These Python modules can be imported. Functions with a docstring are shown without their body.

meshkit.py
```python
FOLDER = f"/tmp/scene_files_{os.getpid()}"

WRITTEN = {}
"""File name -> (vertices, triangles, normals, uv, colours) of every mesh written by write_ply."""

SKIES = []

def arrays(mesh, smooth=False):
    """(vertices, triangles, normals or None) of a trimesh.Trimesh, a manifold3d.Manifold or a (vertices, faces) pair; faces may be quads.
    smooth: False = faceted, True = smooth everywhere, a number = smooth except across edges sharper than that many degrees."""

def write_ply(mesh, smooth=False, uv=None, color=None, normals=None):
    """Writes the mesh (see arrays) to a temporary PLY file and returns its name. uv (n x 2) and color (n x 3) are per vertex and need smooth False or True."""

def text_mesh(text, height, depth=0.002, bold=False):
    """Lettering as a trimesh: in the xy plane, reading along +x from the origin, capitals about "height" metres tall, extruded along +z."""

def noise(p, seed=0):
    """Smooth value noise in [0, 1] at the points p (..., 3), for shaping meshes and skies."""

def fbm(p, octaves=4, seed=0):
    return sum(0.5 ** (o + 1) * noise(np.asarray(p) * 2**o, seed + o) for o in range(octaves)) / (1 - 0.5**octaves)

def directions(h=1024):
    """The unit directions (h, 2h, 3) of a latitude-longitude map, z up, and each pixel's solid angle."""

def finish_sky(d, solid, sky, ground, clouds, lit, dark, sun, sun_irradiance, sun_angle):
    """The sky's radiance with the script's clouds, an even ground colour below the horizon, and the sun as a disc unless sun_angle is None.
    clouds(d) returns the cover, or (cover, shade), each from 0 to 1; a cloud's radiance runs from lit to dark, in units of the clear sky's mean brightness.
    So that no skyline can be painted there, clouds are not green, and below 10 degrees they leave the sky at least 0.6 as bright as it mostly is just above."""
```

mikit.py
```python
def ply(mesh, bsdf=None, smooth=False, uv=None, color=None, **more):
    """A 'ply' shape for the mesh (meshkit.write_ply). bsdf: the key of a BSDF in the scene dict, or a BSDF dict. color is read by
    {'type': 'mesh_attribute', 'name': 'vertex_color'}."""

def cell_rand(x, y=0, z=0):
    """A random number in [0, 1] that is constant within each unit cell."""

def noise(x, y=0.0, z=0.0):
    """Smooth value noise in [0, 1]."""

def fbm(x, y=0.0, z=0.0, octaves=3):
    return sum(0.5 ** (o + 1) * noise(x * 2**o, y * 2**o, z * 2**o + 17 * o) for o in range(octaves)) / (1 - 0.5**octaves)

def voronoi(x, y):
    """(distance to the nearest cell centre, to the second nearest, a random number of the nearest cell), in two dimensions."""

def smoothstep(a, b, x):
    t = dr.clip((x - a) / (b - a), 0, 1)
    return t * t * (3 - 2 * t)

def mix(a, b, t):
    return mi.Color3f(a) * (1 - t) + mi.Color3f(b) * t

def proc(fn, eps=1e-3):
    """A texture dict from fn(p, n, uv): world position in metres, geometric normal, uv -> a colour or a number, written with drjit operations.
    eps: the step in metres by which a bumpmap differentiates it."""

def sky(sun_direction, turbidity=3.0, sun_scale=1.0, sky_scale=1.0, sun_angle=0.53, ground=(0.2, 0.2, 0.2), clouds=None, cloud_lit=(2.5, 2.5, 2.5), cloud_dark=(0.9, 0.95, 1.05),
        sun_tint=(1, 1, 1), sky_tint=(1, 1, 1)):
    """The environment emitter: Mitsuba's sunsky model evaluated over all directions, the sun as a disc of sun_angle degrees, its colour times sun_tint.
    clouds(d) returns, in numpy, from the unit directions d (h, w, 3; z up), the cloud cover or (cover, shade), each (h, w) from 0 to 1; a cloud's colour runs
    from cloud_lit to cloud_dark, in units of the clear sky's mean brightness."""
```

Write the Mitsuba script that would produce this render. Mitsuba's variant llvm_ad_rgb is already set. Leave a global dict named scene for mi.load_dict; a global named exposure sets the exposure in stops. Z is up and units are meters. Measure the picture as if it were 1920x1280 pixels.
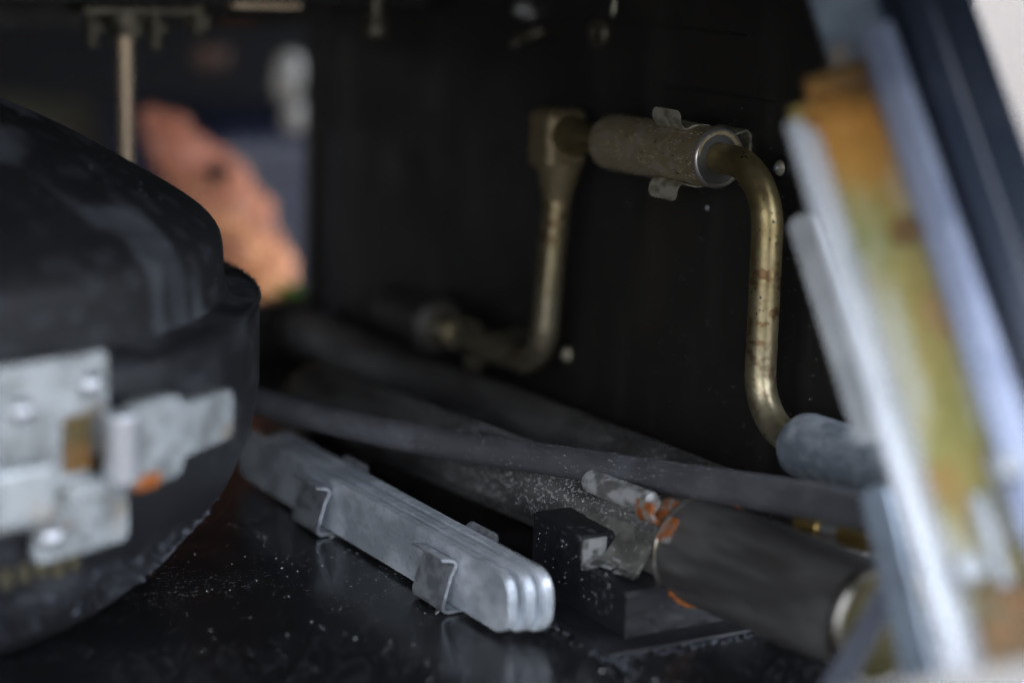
import math
import numpy as np, trimesh, manifold3d as m3, drjit as dr, mitsuba as mi, mikit, meshkit
from shapely.geometry import LineString, Polygon, box as sbox
from mikit import proc, noise, fbm, smoothstep, mix
T = mi.ScalarTransform4f
scene, labels = {'type': 'scene'}, {}
rng = np.random.default_rng(7)

# ------------------------------------------------------------------ camera, light, exposure
# X across the tool bay towards the wall with the crank, Y into the bay, Z up; the bay floor is z = 0
EYE = np.array([0.0, 0.0, 0.339])
LOOK = np.array([0.4891, 0.8471, -0.2079])
scene['camera'] = {
    'type': 'thinlens', 'fov': 30.0, 'fov_axis': 'x', 'near_clip': 0.02, 'far_clip': 300.0,
    'aperture_radius': 0.0168, 'focus_distance': 1.015,
    'to_world': T().look_at(origin=EYE.tolist(), target=(EYE + LOOK).tolist(), up=[0.0737, 0.1974, 0.9776]),
}
scene['sky'] = mikit.sky((-0.55, 0.30, 0.70), turbidity=3, sun_scale=0.25, sun_angle=12, sun_tint=(1.0, 0.88, 0.72),
                         clouds=lambda d: (np.clip(0.55 + 0.5 * meshkit.fbm(d * 2.5, 3, 5), 0, 1), 0.3 + 0.4 * meshkit.fbm(d * 4.0, 3, 9)),
                         cloud_lit=(1.37, 1.37, 1.39), cloud_dark=(0.93, 0.94, 0.97))
exposure = 5.2

# ------------------------------------------------------------------ materials
def P(name, base, rough, metal=0.0, spec=0.5, bump=None, bscale=1.0, **more):
    tex = lambda v: proc(v) if callable(v) else v
    b = {'type': 'principled', 'base_color': proc(base) if callable(base) else {'type': 'rgb', 'value': list(base)},
         'roughness': tex(rough), 'metallic': tex(metal), 'specular': spec, **more}
    if bump is not None:
        b = {'type': 'bumpmap', 'arbitrary': proc(bump, 2e-4), 'scale': bscale, 'bsdf': b}
    scene[name] = {'type': 'twosided', 'bsdf': b}
    return name

def n3(p, s, o=0.0):
    return noise(p.x * s + o, p.y * s + 1.7 * o, p.z * s + 0.3 * o)
def f3(p, s, o=0.0, k=3):
    return fbm(p.x * s + o, p.y * s + 1.7 * o, p.z * s + 0.3 * o, k)

def floor_dust(p):
    fine = smoothstep(0.80, 0.92, n3(p, 900, 3)) * smoothstep(0.42, 0.62, f3(p, 22, 9))
    haze = smoothstep(0.5, 0.8, f3(p, 30, 4)) * 0.07
    return dr.minimum(fine * 0.7 + haze, 1)
P('m_floor', lambda p, n, u: mix((.0075, .0075, .008), (.15, .155, .165), floor_dust(p)),
  lambda p, n, u: 0.15 + 0.12 * f3(p, 45, 1) + 0.5 * floor_dust(p), 0.0, 0.55,
  bump=lambda p, n, u: f3(p, 26, 2, 2), bscale=0.0004)
P('m_wall', lambda p, n, u: mix((.022, .0205, .0185), (.17, .16, .14), smoothstep(.83, .93, n3(p, 420, 5)) * smoothstep(.5, .72, f3(p, 14, 2)) * .5
                                 + smoothstep(.5, .8, f3(p * mi.Vector3f(1, 1, .18), 55, 8)) * .07),
  lambda p, n, u: 0.17 + 0.22 * f3(p, 30, 3), 0.0, 0.4, bump=lambda p, n, u: f3(p, 60, 2, 2), bscale=0.0006)
P('m_black', (.014, .0135, .013), 0.45)
P('m_body', lambda p, n, u: mix((.016, .021, .032), (.05, .055, .065), smoothstep(.5, .8, f3(p, 25, 3)) * .3), 0.30, 0.0, 0.5)

def zinc(a, b, s, o):
    def fn(p, n, u):
        g = f3(p, s, o)
        scr = smoothstep(.55, .85, f3(p * mi.Vector3f(1, .15, 1), 700, o + 3, 2))
        pit = smoothstep(.74, .88, n3(p, 650, o + 8)) * smoothstep(.4, .62, f3(p, 60, o))
        return mix(mix(mix(a, b, smoothstep(.3, .7, g)), mi.Color3f(*[.45 * q for q in a]), smoothstep(.45, .75, f3(p, 330, o + 5)) * .22), (.80, .82, .85), dr.minimum(.35 * scr + .9 * pit, 1) * .6)
    return fn
P('m_zinc', zinc((.47, .51, .55), (.76, .80, .845), 60, 2), lambda p, n, u: .26 + .24 * f3(p, 160, 6), .55,
  bump=lambda p, n, u: f3(p, 900, 2, 2), bscale=.00007)
P('m_zinc_dark', zinc((.19, .20, .22), (.30, .315, .335), 60, 12), lambda p, n, u: .36 + .2 * f3(p, 120, 6), .85)
P('m_clip', lambda p, n, u: mix((.50, .52, .55), (.30, .315, .335), smoothstep(.4, .7, f3(p, 150, 3))), .24, .7)
P('m_clip_dim', lambda p, n, u: mix((.20, .18, .13), (.10, .09, .06), f3(p, 150, 3)), .4, .5)
P('m_clip_old', lambda p, n, u: mix((.46, .43, .34), (.22, .20, .14), smoothstep(.35, .7, f3(p, 190, 7))), .36, .45)

def brass(p, n, u):
    g = mix((.27, .21, .095), (.37, .30, .16), smoothstep(.35, .7, f3(p, 70, 1)))
    g = mix(g, (.62, .58, .46), smoothstep(.2, .06, p.z) * .45)               # the lower rod is worn to bare zinc
    brown = smoothstep(.46, .66, f3(p, 190, 21)) * smoothstep(.42, .6, f3(p, 22, 5))
    g = mix(g, (.14, .065, .025), brown * .75)
    return mix(g, (.03, .025, .016), smoothstep(.76, .88, n3(p * mi.Vector3f(1, 1, .6), 760, 31)) * smoothstep(.46, .60, f3(p, 55, 11)))
P('m_brass', brass, lambda p, n, u: .24 + .26 * f3(p, 110, 8), .85, bump=lambda p, n, u: f3(p, 500, 5, 2), bscale=.00012)
def sleeve(p, n, u):
    g = mix((.31, .24, .135), (.39, .325, .22), smoothstep(.25, .75, f3(p, 45, 2)))
    g = mix(g, (.50, .49, .48), smoothstep(.5, .72, f3(p, 240, 17, 2)) * .3)
    fl = smoothstep(.72, .80, n3(p * mi.Vector3f(1, .7, 1), 900, 13)) * smoothstep(.38, .6, f3(p, 80, 5))
    g = mix(g, (.78, .66, .38), fl * .9)
    return mix(g, (.03, .025, .02), smoothstep(.84, .92, n3(p * mi.Vector3f(1, .5, 1), 620, 41)) * .7)
P('m_sleeve', sleeve, lambda p, n, u: .28 + .2 * f3(p, 130, 8), .5, bump=lambda p, n, u: f3(p, 420, 5, 2), bscale=.0002)
P('m_rim', (.42, .40, .36), .3, .8)
P('m_sleeve_end', lambda p, n, u: mix((.04, .039, .037), (.075, .072, .068), f3(p, 150, 3)), .5, .3)
P('m_dullhead', lambda p, n, u: mix((.15, .115, .062), (.23, .18, .10), f3(p, 90, 3)), .48, .45)
P('m_blue_grip', lambda p, n, u: mix((.17, .20, .23), (.34, .375, .41), smoothstep(.35, .72, f3(p, 110, 4))),
  lambda p, n, u: .38 + .2 * f3(p, 140, 2), .3)
P('m_grip_dark', (.05, .045, .038), .5, .3)

P('m_rubber', lambda p, n, u: mix((.052, .052, .057), (.16, .165, .18), smoothstep(.74, .9, n3(p, 520, 4)) * smoothstep(.4, .7, f3(p, 40, 3)) * .6
                                  + .22 * smoothstep(.4, .75, f3(p, 55, 6))), .62, 0.0, .4)
def tube(p, n, u):
    spot = smoothstep(.60, .80, n3(p, 620, 4)) * smoothstep(.25, .55, f3(p, 45, 3)) * smoothstep(1.12, .92, p.y)
    g = mix((.075, .073, .069), (.15, .145, .135), smoothstep(.35, .7, f3(p * mi.Vector3f(1, .3, 1), 80, 6)))
    return mix(g, (.46, .455, .44), spot * .75)
P('m_tube', tube, lambda p, n, u: .42 + .25 * f3(p, 200, 3), .35, .5, bump=lambda p, n, u: f3(p, 700, 5, 2), bscale=.0004)
P('m_clamp', lambda p, n, u: mix(mix((.20, .195, .17), (.10, .098, .085), smoothstep(.35, .65, f3(p, 90, 6))), (.36, .36, .35), smoothstep(.68, .85, n3(p, 560, 4)) * .6), lambda p, n, u: .36 + .2 * f3(p, 200, 3), .45, .5)
P('m_jack', lambda p, n, u: mix((.055, .052, .049), (.13, .125, .118), smoothstep(.4, .75, f3(p * mi.Vector3f(1, .25, 1), 70, 16))),
  lambda p, n, u: .24 + .16 * f3(p, 60, 3), .4, .6)
P('m_ring', lambda p, n, u: mix((.27, .255, .225), (.10, .085, .06), smoothstep(.4, .7, f3(p, 120, 3))), .3, .9)
P('m_yellow', lambda p, n, u: mix((.075, .06, .014), (.035, .03, .008), f3(p, 90, 5)), .45, .3)
def rust(p, n, u):
    return mix(mix((.24, .065, .016), (.40, .125, .022), f3(p, 160, 3)), (.18, .055, .02), smoothstep(.5, .75, f3(p, 240, 8)))
P('m_rust', rust, .8, 0.0, .2, bump=lambda p, n, u: f3(p, 500, 1, 3), bscale=.0006)
P('m_rustmix', lambda p, n, u: mix(rust(p, n, u), (.24, .225, .20), smoothstep(.40, .62, f3(p, 210, 12))), .55, .3, .4, bump=lambda p, n, u: f3(p, 500, 1, 3), bscale=.0005)
P('m_pinsteel', lambda p, n, u: mix((.46, .46, .45), (.17, .165, .155), smoothstep(.4, .7, f3(p, 170, 3))), .36, .35)
P('m_cast', lambda p, n, u: mix((.011, .011, .013), (.10, .10, .11), smoothstep(.70, .88, n3(p, 420, 2)) * smoothstep(.45, .7, f3(p, 50, 4)) * .6 + .12 * smoothstep(.5, .75, f3(p, 45, 14))),
  lambda p, n, u: .33 + .3 * f3(p, 100, 3), .1, .5, bump=lambda p, n, u: f3(p, 220, 5, 2), bscale=.0006)
P('m_scraped', lambda p, n, u: mix((.50, .50, .50), (.10, .097, .088), smoothstep(.38, .66, f3(p, 190, 3))), .4, .7)

def lid(p, n, u):
    wipe = smoothstep(.52, .78, f3(p * mi.Vector3f(1, 1, .28), 34, 3)) * .5 + smoothstep(.6, .8, n3(p, 95, 9)) * .10
    return mix((.010, .0103, .0115), (.115, .123, .14), wipe)
P('m_lid', lid, lambda p, n, u: .54 + .2 * f3(p, 40, 2), 0.0, .35, bump=lambda p, n, u: f3(p, 160, 5, 3), bscale=.0010)
P('m_drum', lambda p, n, u: mix((.013, .0135, .0155), (.07, .073, .08), smoothstep(.45, .8, f3(p, 40, 13)) * .5), lambda p, n, u: .33 + .2 * f3(p, 60, 2), 0.0, .5)
P('m_lint', (.10, .107, .125), .8, 0.0, .2)
P('m_fuzz', (.02, .02, .022), .8, 0.0, .2)
P('m_crumb', (.66, .66, .67), .35, .1, .6)
def latchc(p, n, u):
    g = mix((.47, .495, .50), (.24, .25, .245), smoothstep(.35, .7, f3(p, 70, 5)))
    return mix(g, (.42, .30, .16), smoothstep(.62, .78, f3(p, 55, 19)) * .45)
P('m_latch', latchc, .36, .55)
P('m_bolt', (.50, .51, .53), .28, .7)
P('m_decal', lambda p, n, u: mix((.10, .08, .03), (.03, .028, .02), f3(p, 120, 2)), .5, .2)

P('m_railzinc', lambda p, n, u: mix((.47, .49, .505), (.36, .38, .40), smoothstep(.45, .75, f3(p, 32, 4))), .36, .3)
P('m_railblue', lambda p, n, u: mix((.235, .265, .345), (.17, .195, .27), smoothstep(.4, .7, f3(p, 40, 4))), .34, .5)
def ochre(p, n, u):
    q = p * mi.Vector3f(1.0, 1.0, .30) - mi.Vector3f(.02, .18, 0) * p.z * 3.3
    g = mix((.33, .33, .25), (.25, .20, .055), smoothstep(.30, .55, f3(q, 60, 3)))
    g = mix(g, (.17, .165, .035), smoothstep(.45, .7, f3(q, 80, 15)) * .8)
    g = mix(g, (.26, .13, .03), smoothstep(.56, .74, f3(q, 110, 25)) * .7)
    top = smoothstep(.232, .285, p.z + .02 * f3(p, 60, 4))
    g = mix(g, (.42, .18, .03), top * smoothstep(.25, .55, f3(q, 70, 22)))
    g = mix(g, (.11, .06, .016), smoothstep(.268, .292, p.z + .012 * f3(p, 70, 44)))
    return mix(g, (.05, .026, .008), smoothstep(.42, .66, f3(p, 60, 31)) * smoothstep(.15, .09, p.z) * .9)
P('m_ochre', ochre, .55, .15, .4, bump=lambda p, n, u: f3(p, 160, 2), bscale=.001)
P('m_capbrown', lambda p, n, u: mix((.085, .06, .018), (.17, .075, .015), smoothstep(.4, .7, f3(p, 80, 6))), .6)
P('m_barpale', lambda p, n, u: mix((.62, .65, .67), (.48, .51, .53), smoothstep(.4, .7, f3(p, 40, 9))), .38, .25)
P('m_barblue', lambda p, n, u: mix(mix((.30, .36, .43), (.19, .23, .28), smoothstep(.4, .7, f3(p, 40, 9))), (.55, .38, .2), smoothstep(.6, .78, f3(p, 45, 3)) * .6), .36, .5)
P('m_tongue', lambda p, n, u: mix((.34, .36, .37), (.20, .21, .21), f3(p, 70, 3)), .32, .5)
P('m_sill', lambda p, n, u: mix((.30, .28, .25), (.20, .185, .165), f3(p, 60, 3)), .5)
P('m_strap', lambda p, n, u: mix((.045, .05, .066), (.075, .082, .10), f3(p, 200, 3)), .7)
P('m_rod', lambda p, n, u: mix((.80, .60, .40), (.62, .46, .30), f3(p, 90, 3)), .38, .35)
P('m_oldmetal', lambda p, n, u: mix((.17, .15, .10), (.08, .075, .06), f3(p, 120, 3)), .45, .6)
P('m_rivet', (.75, .66, .48), .38, .5)
P('m_goldfit', lambda p, n, u: mix((.42, .27, .08), (.28, .20, .07), f3(p, 120, 3)), .34, .85)
P('m_nickel', (.6, .58, .54), .28, .9)

def terra(p, n, u):
    g = mix(mix((.42, .15, .06), (.66, .30, .13), smoothstep(.34, .62, f3(p, 40, 3))), (.16, .045, .025), smoothstep(.52, .70, f3(p, 55, 13)) * .7)
    return mix(g, (.36, .125, .07), smoothstep(.05, .16, p.z + .02 * f3(p, 30, 7)))
P('m_terra', terra, .6)
P('m_navy', lambda p, n, u: mix((.0045, .007, .024), (.008, .010, .022), f3(p, 8, 3)), .45)
P('m_pale', (.17, .16, .14), .3)
P('m_brownbracket', (.035, .012, .004), .7)
P('m_olive', (.04, .034, .02), .7)
scene['m_leaf'] = {'type': 'principledthin', 'base_color': {'type': 'rgb', 'value': [.08, .17, .02]}, 'roughness': .5, 'diff_trans': 1.0}
P('m_ground', lambda p, n, u: mix((.055, .058, .062), (.062, .065, .069), f3(p, .15, 3, 2)), .9, 0.0, .2)
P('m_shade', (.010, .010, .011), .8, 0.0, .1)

# ------------------------------------------------------------------ helpers
def V(*a): return np.array(a, float)
def unit(v): return np.asarray(v, float) / np.linalg.norm(v)
used = {}
def key_for(base, parent=None):
    k = base if parent is None else parent + '__' + base
    if k not in used:
        used[k] = 0
        return k
    used[k] += 1
    return f'{k}_{used[k]:03d}'
def thing(base, label, cat, group=None, kind=None):
    k = key_for(base)
    labels[k] = {'label': label, 'category': cat}
    if group: labels[k]['group'] = group
    if kind: labels[k]['kind'] = kind
    return k
def put(key, mesh, mat, smooth=35):
    scene[key] = mikit.ply(mesh, mat, smooth=smooth)
    return key
def part(parent, base, mesh, mat, smooth=35, label=None, kind=None):
    k = put(key_for(base, parent), mesh, mat, smooth)
    if label: labels.setdefault(k, {})['label'] = label
    if kind: labels.setdefault(k, {})['kind'] = kind
    return k
def struct(base, mesh, mat, label=None, smooth=35):
    k = put(key_for(base), mesh, mat, smooth)
    labels[k] = {'kind': 'structure', **({'label': label} if label else {})}
    return k
def man(mesh):
    return m3.Manifold(m3.Mesh(np.asarray(mesh.vertices, np.float32), np.asarray(mesh.faces, np.uint32)))
def tri(m):
    q = m.to_mesh()
    return trimesh.Trimesh(q.vert_properties[:, :3], q.tri_verts, process=False)
def cat(ms): return trimesh.util.concatenate(list(ms))
def frame(o, x, y, z):
    M = np.eye(4); M[:3, 0], M[:3, 1], M[:3, 2], M[:3, 3] = x, y, z, o
    return M
def moved(mesh, M):
    mesh = mesh.copy(); mesh.apply_transform(M); return mesh
def rbox(lo, hi, r=.0015, seg=3):
    """a box with rounded edges"""
    lo, hi = np.array(lo, float), np.array(hi, float)
    r = min(r, (hi - lo).min() * .49)
    s = trimesh.creation.icosphere(subdivisions=2, radius=r).vertices
    pts = np.concatenate([s + [x, y, z] for x in (lo[0] + r, hi[0] - r) for y in (lo[1] + r, hi[1] - r) for z in (lo[2] + r, hi[2] - r)])
    return trimesh.convex.convex_hull(pts)
def lathe(profile, o, axis, n=72):
    """profile: (radius, height) pairs; revolved about axis through o"""
    m = trimesh.creation.revolve(np.array(profile, float), sections=n)
    if m.volume < 0: m.invert()
    z = unit(axis); x = unit(np.cross(z, [.31, .2, .93] if abs(z[2]) < .8 else [1, .1, 0])); y = np.cross(z, x)
    return moved(m, frame(np.asarray(o, float), x, y, z))
def cyl(a, b, r, bev=.0008, n=48):
    a, b = np.asarray(a, float), np.asarray(b, float); L = np.linalg.norm(b - a); e = min(bev, r * .4, L * .4)
    return lathe([(0, 0), (r - e, 0), (r - .3 * e, .3 * e), (r, e), (r, L - e), (r - .3 * e, L - .3 * e), (r - e, L), (0, L)], a, b - a, n)
def spline(pts, n=80):
    from scipy.interpolate import PchipInterpolator, CubicSpline
    pts = np.asarray(pts, float); d = np.r_[0, np.cumsum(np.linalg.norm(np.diff(pts[:, :3], axis=0), axis=1))]
    return CubicSpline(d, pts)(np.linspace(0, d[-1], n))
def fillet(pts, rad, n=14):
    """polyline with its corners rounded"""
    pts = [np.asarray(p, float) for p in pts]; out = [pts[0]]
    for i in range(1, len(pts) - 1):
        p, u, w = pts[i], unit(pts[i - 1] - pts[i]), unit(pts[i + 1] - pts[i])
        ang = math.acos(np.clip(u @ w, -1, 1)); r = rad[i - 1] if hasattr(rad, '__len__') else rad
        d = r / math.tan(ang / 2); c = p + unit(u + w) * r / math.sin(ang / 2); a, b = p + u * d - c, p + w * d - c
        tot = math.acos(np.clip(unit(a) @ unit(b), -1, 1))
        for k in range(n + 1):
            t = k / n
            out.append(c + (math.sin((1 - t) * tot) * a + math.sin(t * tot) * b) / math.sin(tot))
    out.append(pts[-1])
    res = [out[0]]
    for a in out[1:]:
        L = np.linalg.norm(a - res[-1])
        if L < 1e-6: continue
        k = max(1, int(L / .006)); res += [res[-1] + (a - res[-1]) * j / k for j in range(1, k + 1)] if k > 1 else [a]
    return np.array(res)
def sweep(path, r, n=32, caps=True, shape=None):
    """round (or shaped) tube along a path; r one radius or one per point; shape: (n,2) outline in units of r"""
    path = np.asarray(path, float); r = np.broadcast_to(r, len(path))
    t = np.gradient(path, axis=0); t /= np.linalg.norm(t, axis=1, keepdims=True)
    x = unit(np.cross(t[0], [.0, .0, 1] if abs(t[0][2]) < .9 else [1, 0, 0])); rings = []
    if shape is None:
        a = np.linspace(0, 2 * np.pi, n, endpoint=False); shape = np.c_[np.cos(a), np.sin(a)]
    n = len(shape)
    for p, d, q in zip(path, t, r):
        x = unit(x - d * (x @ d)); y = np.cross(d, x)
        rings.append(p + q * (shape[:, :1] * x + shape[:, 1:] * y))
    v = np.concatenate(rings); f = []
    i = np.arange(n); j = (i + 1) % n
    for k in range(len(path) - 1):
        a, b = k * n, (k + 1) * n
        f += [np.c_[a + i, a + j, b + j], np.c_[a + i, b + j, b + i]]
    if caps:
        v = np.vstack([v, path[0], path[-1]]); e = (len(path) - 1) * n
        f += [np.c_[np.full(n, len(v) - 2), j, i], np.c_[np.full(n, len(v) - 1), e + i, e + j]]
    m = trimesh.Trimesh(v, np.concatenate(f), process=False)
    if m.volume < 0: m.invert()
    return m
def strip(path2, thick, width, M, ear=0):
    """sheet-metal strip: a 2-D centre line given a thickness, extruded by width; M places (u, v, along width); ear rounds the corners of its top end"""
    g = LineString(path2).buffer(thick / 2, cap_style=1, join_style=1, quad_segs=6)
    m = trimesh.creation.extrude_polygon(g, width, engine='earcut')
    if ear:
        u0, v0, u1, v1 = g.bounds
        q = sbox(-1e-4 + ear, -1, width + 1e-4 - ear, v1 + 1e-4 - ear).buffer(ear, quad_segs=8)
        k = trimesh.creation.extrude_polygon(q, u1 - u0 + .02, engine='earcut')       # (width, v, u)
        k.vertices = k.vertices[:, [2, 1, 0]] + [u0 - .01, 0, 0]
        if k.volume < 0: k.invert()
        if m.volume < 0: m.invert()
        m = tri(man(m) ^ man(k))
    return moved(m, M)
def arc(c, r, a0, a1, n=10):
    a = np.radians(np.linspace(a0, a1, n)); return np.c_[c[0] + r * np.cos(a), c[1] + r * np.sin(a)].tolist()
def hexagon(o, axis, r, h, bev=.0006):
    m = tri(m3.Manifold.hull_points(np.concatenate([np.c_[(r - e) * np.cos(a), (r - e) * np.sin(a), np.full(6, z)]
        for z, e in ((0, 0), (h - bev, 0), (h, bev * 1.5)) for a in [np.arange(6) * np.pi / 3]])))
    z = unit(axis); x = unit(np.cross(z, [.31, .2, .93])); y = np.cross(z, x)
    return moved(m, frame(np.asarray(o, float), x, y, z))
OCT = trimesh.creation.icosahedron()
def crumbs(points, sizes, stretch=1.0):
    ms_v, ms_f, k = [], [], 0
    for p, s in zip(points, sizes):
        A = np.linalg.qr(rng.normal(size=(3, 3)))[0] * (s * rng.uniform(.45, 1.0, 3) * [stretch, 1, 1])
        v = OCT.vertices @ A.T * rng.uniform(.8, 1.2, (12, 1)) + p
        ms_v.append(v); ms_f.append(OCT.faces + k); k += 12
    return trimesh.Trimesh(np.concatenate(ms_v), np.concatenate(ms_f), process=False)

# ------------------------------------------------------------------ the setting
fl = trimesh.creation.box(bounds=[[-.30, .46, -.012], [.64, 1.41, 0]])
struct('floor', fl, 'm_floor', 'glossy black painted bay floor with dust specks and reflections', False)
struct('wall', rbox((.64, .70, -.012), (.655, 1.41, .372), .002), 'm_wall', 'black painted side wall that holds the crank')
struct('wall_left', trimesh.creation.box(bounds=[[-.315, .46, -.012], [-.30, 1.41, .36]]), 'm_black', None, False)
struct('ceiling', trimesh.creation.box(bounds=[[-.315, .46, .36], [.64, 1.41, .372]]), 'm_black', None, False)
ew = Polygon([(-.30, 0), (.64, 0), (.64, .36), (-.30, .36)], [[(.27, .043), (.27, .262), (.6235, .262), (.6235, .043)]])
endw = trimesh.creation.extrude_polygon(ew, .016, engine='earcut')
struct('wall_end', moved(endw, frame((0, 1.426, 0), (1, 0, 0), (0, 0, 1), (0, -1, 0))), 'm_wall', 'black end wall with a square opening', False)
struct('ground', trimesh.Trimesh([[-200, -200, -.75], [200, -200, -.75], [200, 200, -.75], [-200, 200, -.75]], [[0, 1, 2], [0, 2, 3]]), 'm_ground', 'pale concrete yard', False)
struct('roof', trimesh.creation.box(bounds=[[-.6, 1.44, .40], [1.6, 2.9, .42]]), 'm_black', 'dark roof over the space beyond the opening', False)
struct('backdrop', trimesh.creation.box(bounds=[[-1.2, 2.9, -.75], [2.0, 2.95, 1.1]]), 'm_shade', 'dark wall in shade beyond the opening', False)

# crossbeam under the roof at the far end
cb = thing('crossbeam', 'black crossbeam under the bay roof that carries the pale hanging rod', 'beam')
put(cb, rbox((-.29, 1.225, .286), (.632, 1.262, .358), .003), 'm_black')

# ------------------------------------------------------------------ hanging rod with its plate
hr = thing('hanging_rod', 'thin pale tan rod hanging from a bolted plate behind the black canister', 'rod')
rx, ry = .4053, 1.2205
part(hr, 'rod', cyl((rx - .002, ry - .004, .05), (rx, ry, .268), .0052), 'm_rod')
part(hr, 'plate', rbox((.372, 1.200, .2805), (.446, 1.238, .2855), .001), 'm_oldmetal')
part(hr, 'collar', cat([hexagon((rx, ry, .266), (0, 0, 1), .0125, .008), cyl((rx, ry, .273), (rx, ry, .281), .0155)]), 'm_oldmetal')
for x, y in ((.3865, 1.231), (.4225, 1.2105)):
    b = part(hr, 'bolt', cyl((x, y, .258), (x, y, .281), .0036), 'm_oldmetal')
    part(b, 'nut', hexagon((x, y, .268), (0, 0, 1), .0078, .0068), 'm_oldmetal')
nt = thing('roof_nut', 'dull nut under the roof just right of the rod plate', 'nut')
put(nt, cat([hexagon((.449, 1.2035, .2725), (0, 0, 1), .0095, .008), cyl((.449, 1.2035, .268), (.449, 1.2035, .2868), .0045)]), 'm_oldmetal')
pl = thing('roof_plate', 'small pale yellowish plate under the roof above the opening', 'plate')
put(pl, rbox((.462, 1.172, .2865), (.509, 1.186, .2905), .001), 'm_rod')
put(thing('rust_tab', 'rust brown tab under the roof between nut and pale plate', 'tab'), rbox((.457, 1.188, .2735), (.485, 1.196, .2805), .002), 'm_brownbracket')

hb = thing('hanging_bolt', 'short bolt with round nut hanging from the roof over the dark wall', 'bolt')
put(hb, cat([cyl((.5485, 1.143, .2715), (.5485, 1.143, .36), .0042), lathe([(0, 0), (.0075, .0008), (.009, .004), (.009, .008), (.0075, .011), (0, .0115)], (.5485, 1.143, .2695), (0, 0, 1))]), 'm_oldmetal')
part(hb, 'washer', cyl((.5485, 1.143, .2835), (.5485, 1.143, .2855), .011), 'm_oldmetal')
wc = thing('wing_catch', 'small blurred steel catch with two ears near the roof above the crank', 'catch')
part(wc, 'stem', cyl((.63, 1.101, .2925), (.6425, 1.099, .289), .0052), 'm_pinsteel')
part(wc, 'ear', sweep(spline([(.6255, 1.092, .2695), (.6285, 1.098, .2715), (.633, 1.086, .2755), (.638, 1.082, .279)], 24), np.r_[np.linspace(.002, .0036, 10), np.full(14, .0036)], 16), 'm_oldmetal')
rg = thing('wall_grommet', 'dull ring set in the dark wall near the roof', 'grommet')
put(rg, lathe([(.005, 0), (.009, 0), (.0095, .002), (.0085, .004), (.0055, .004), (.005, .002), (.005, 0)], (.6402, 1.012, .2815), (-1, 0, 0)), 'm_oldmetal')
wt = thing('wire_end', 'thin bright wire tip hanging at the top edge of the wall', 'wire')
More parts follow.
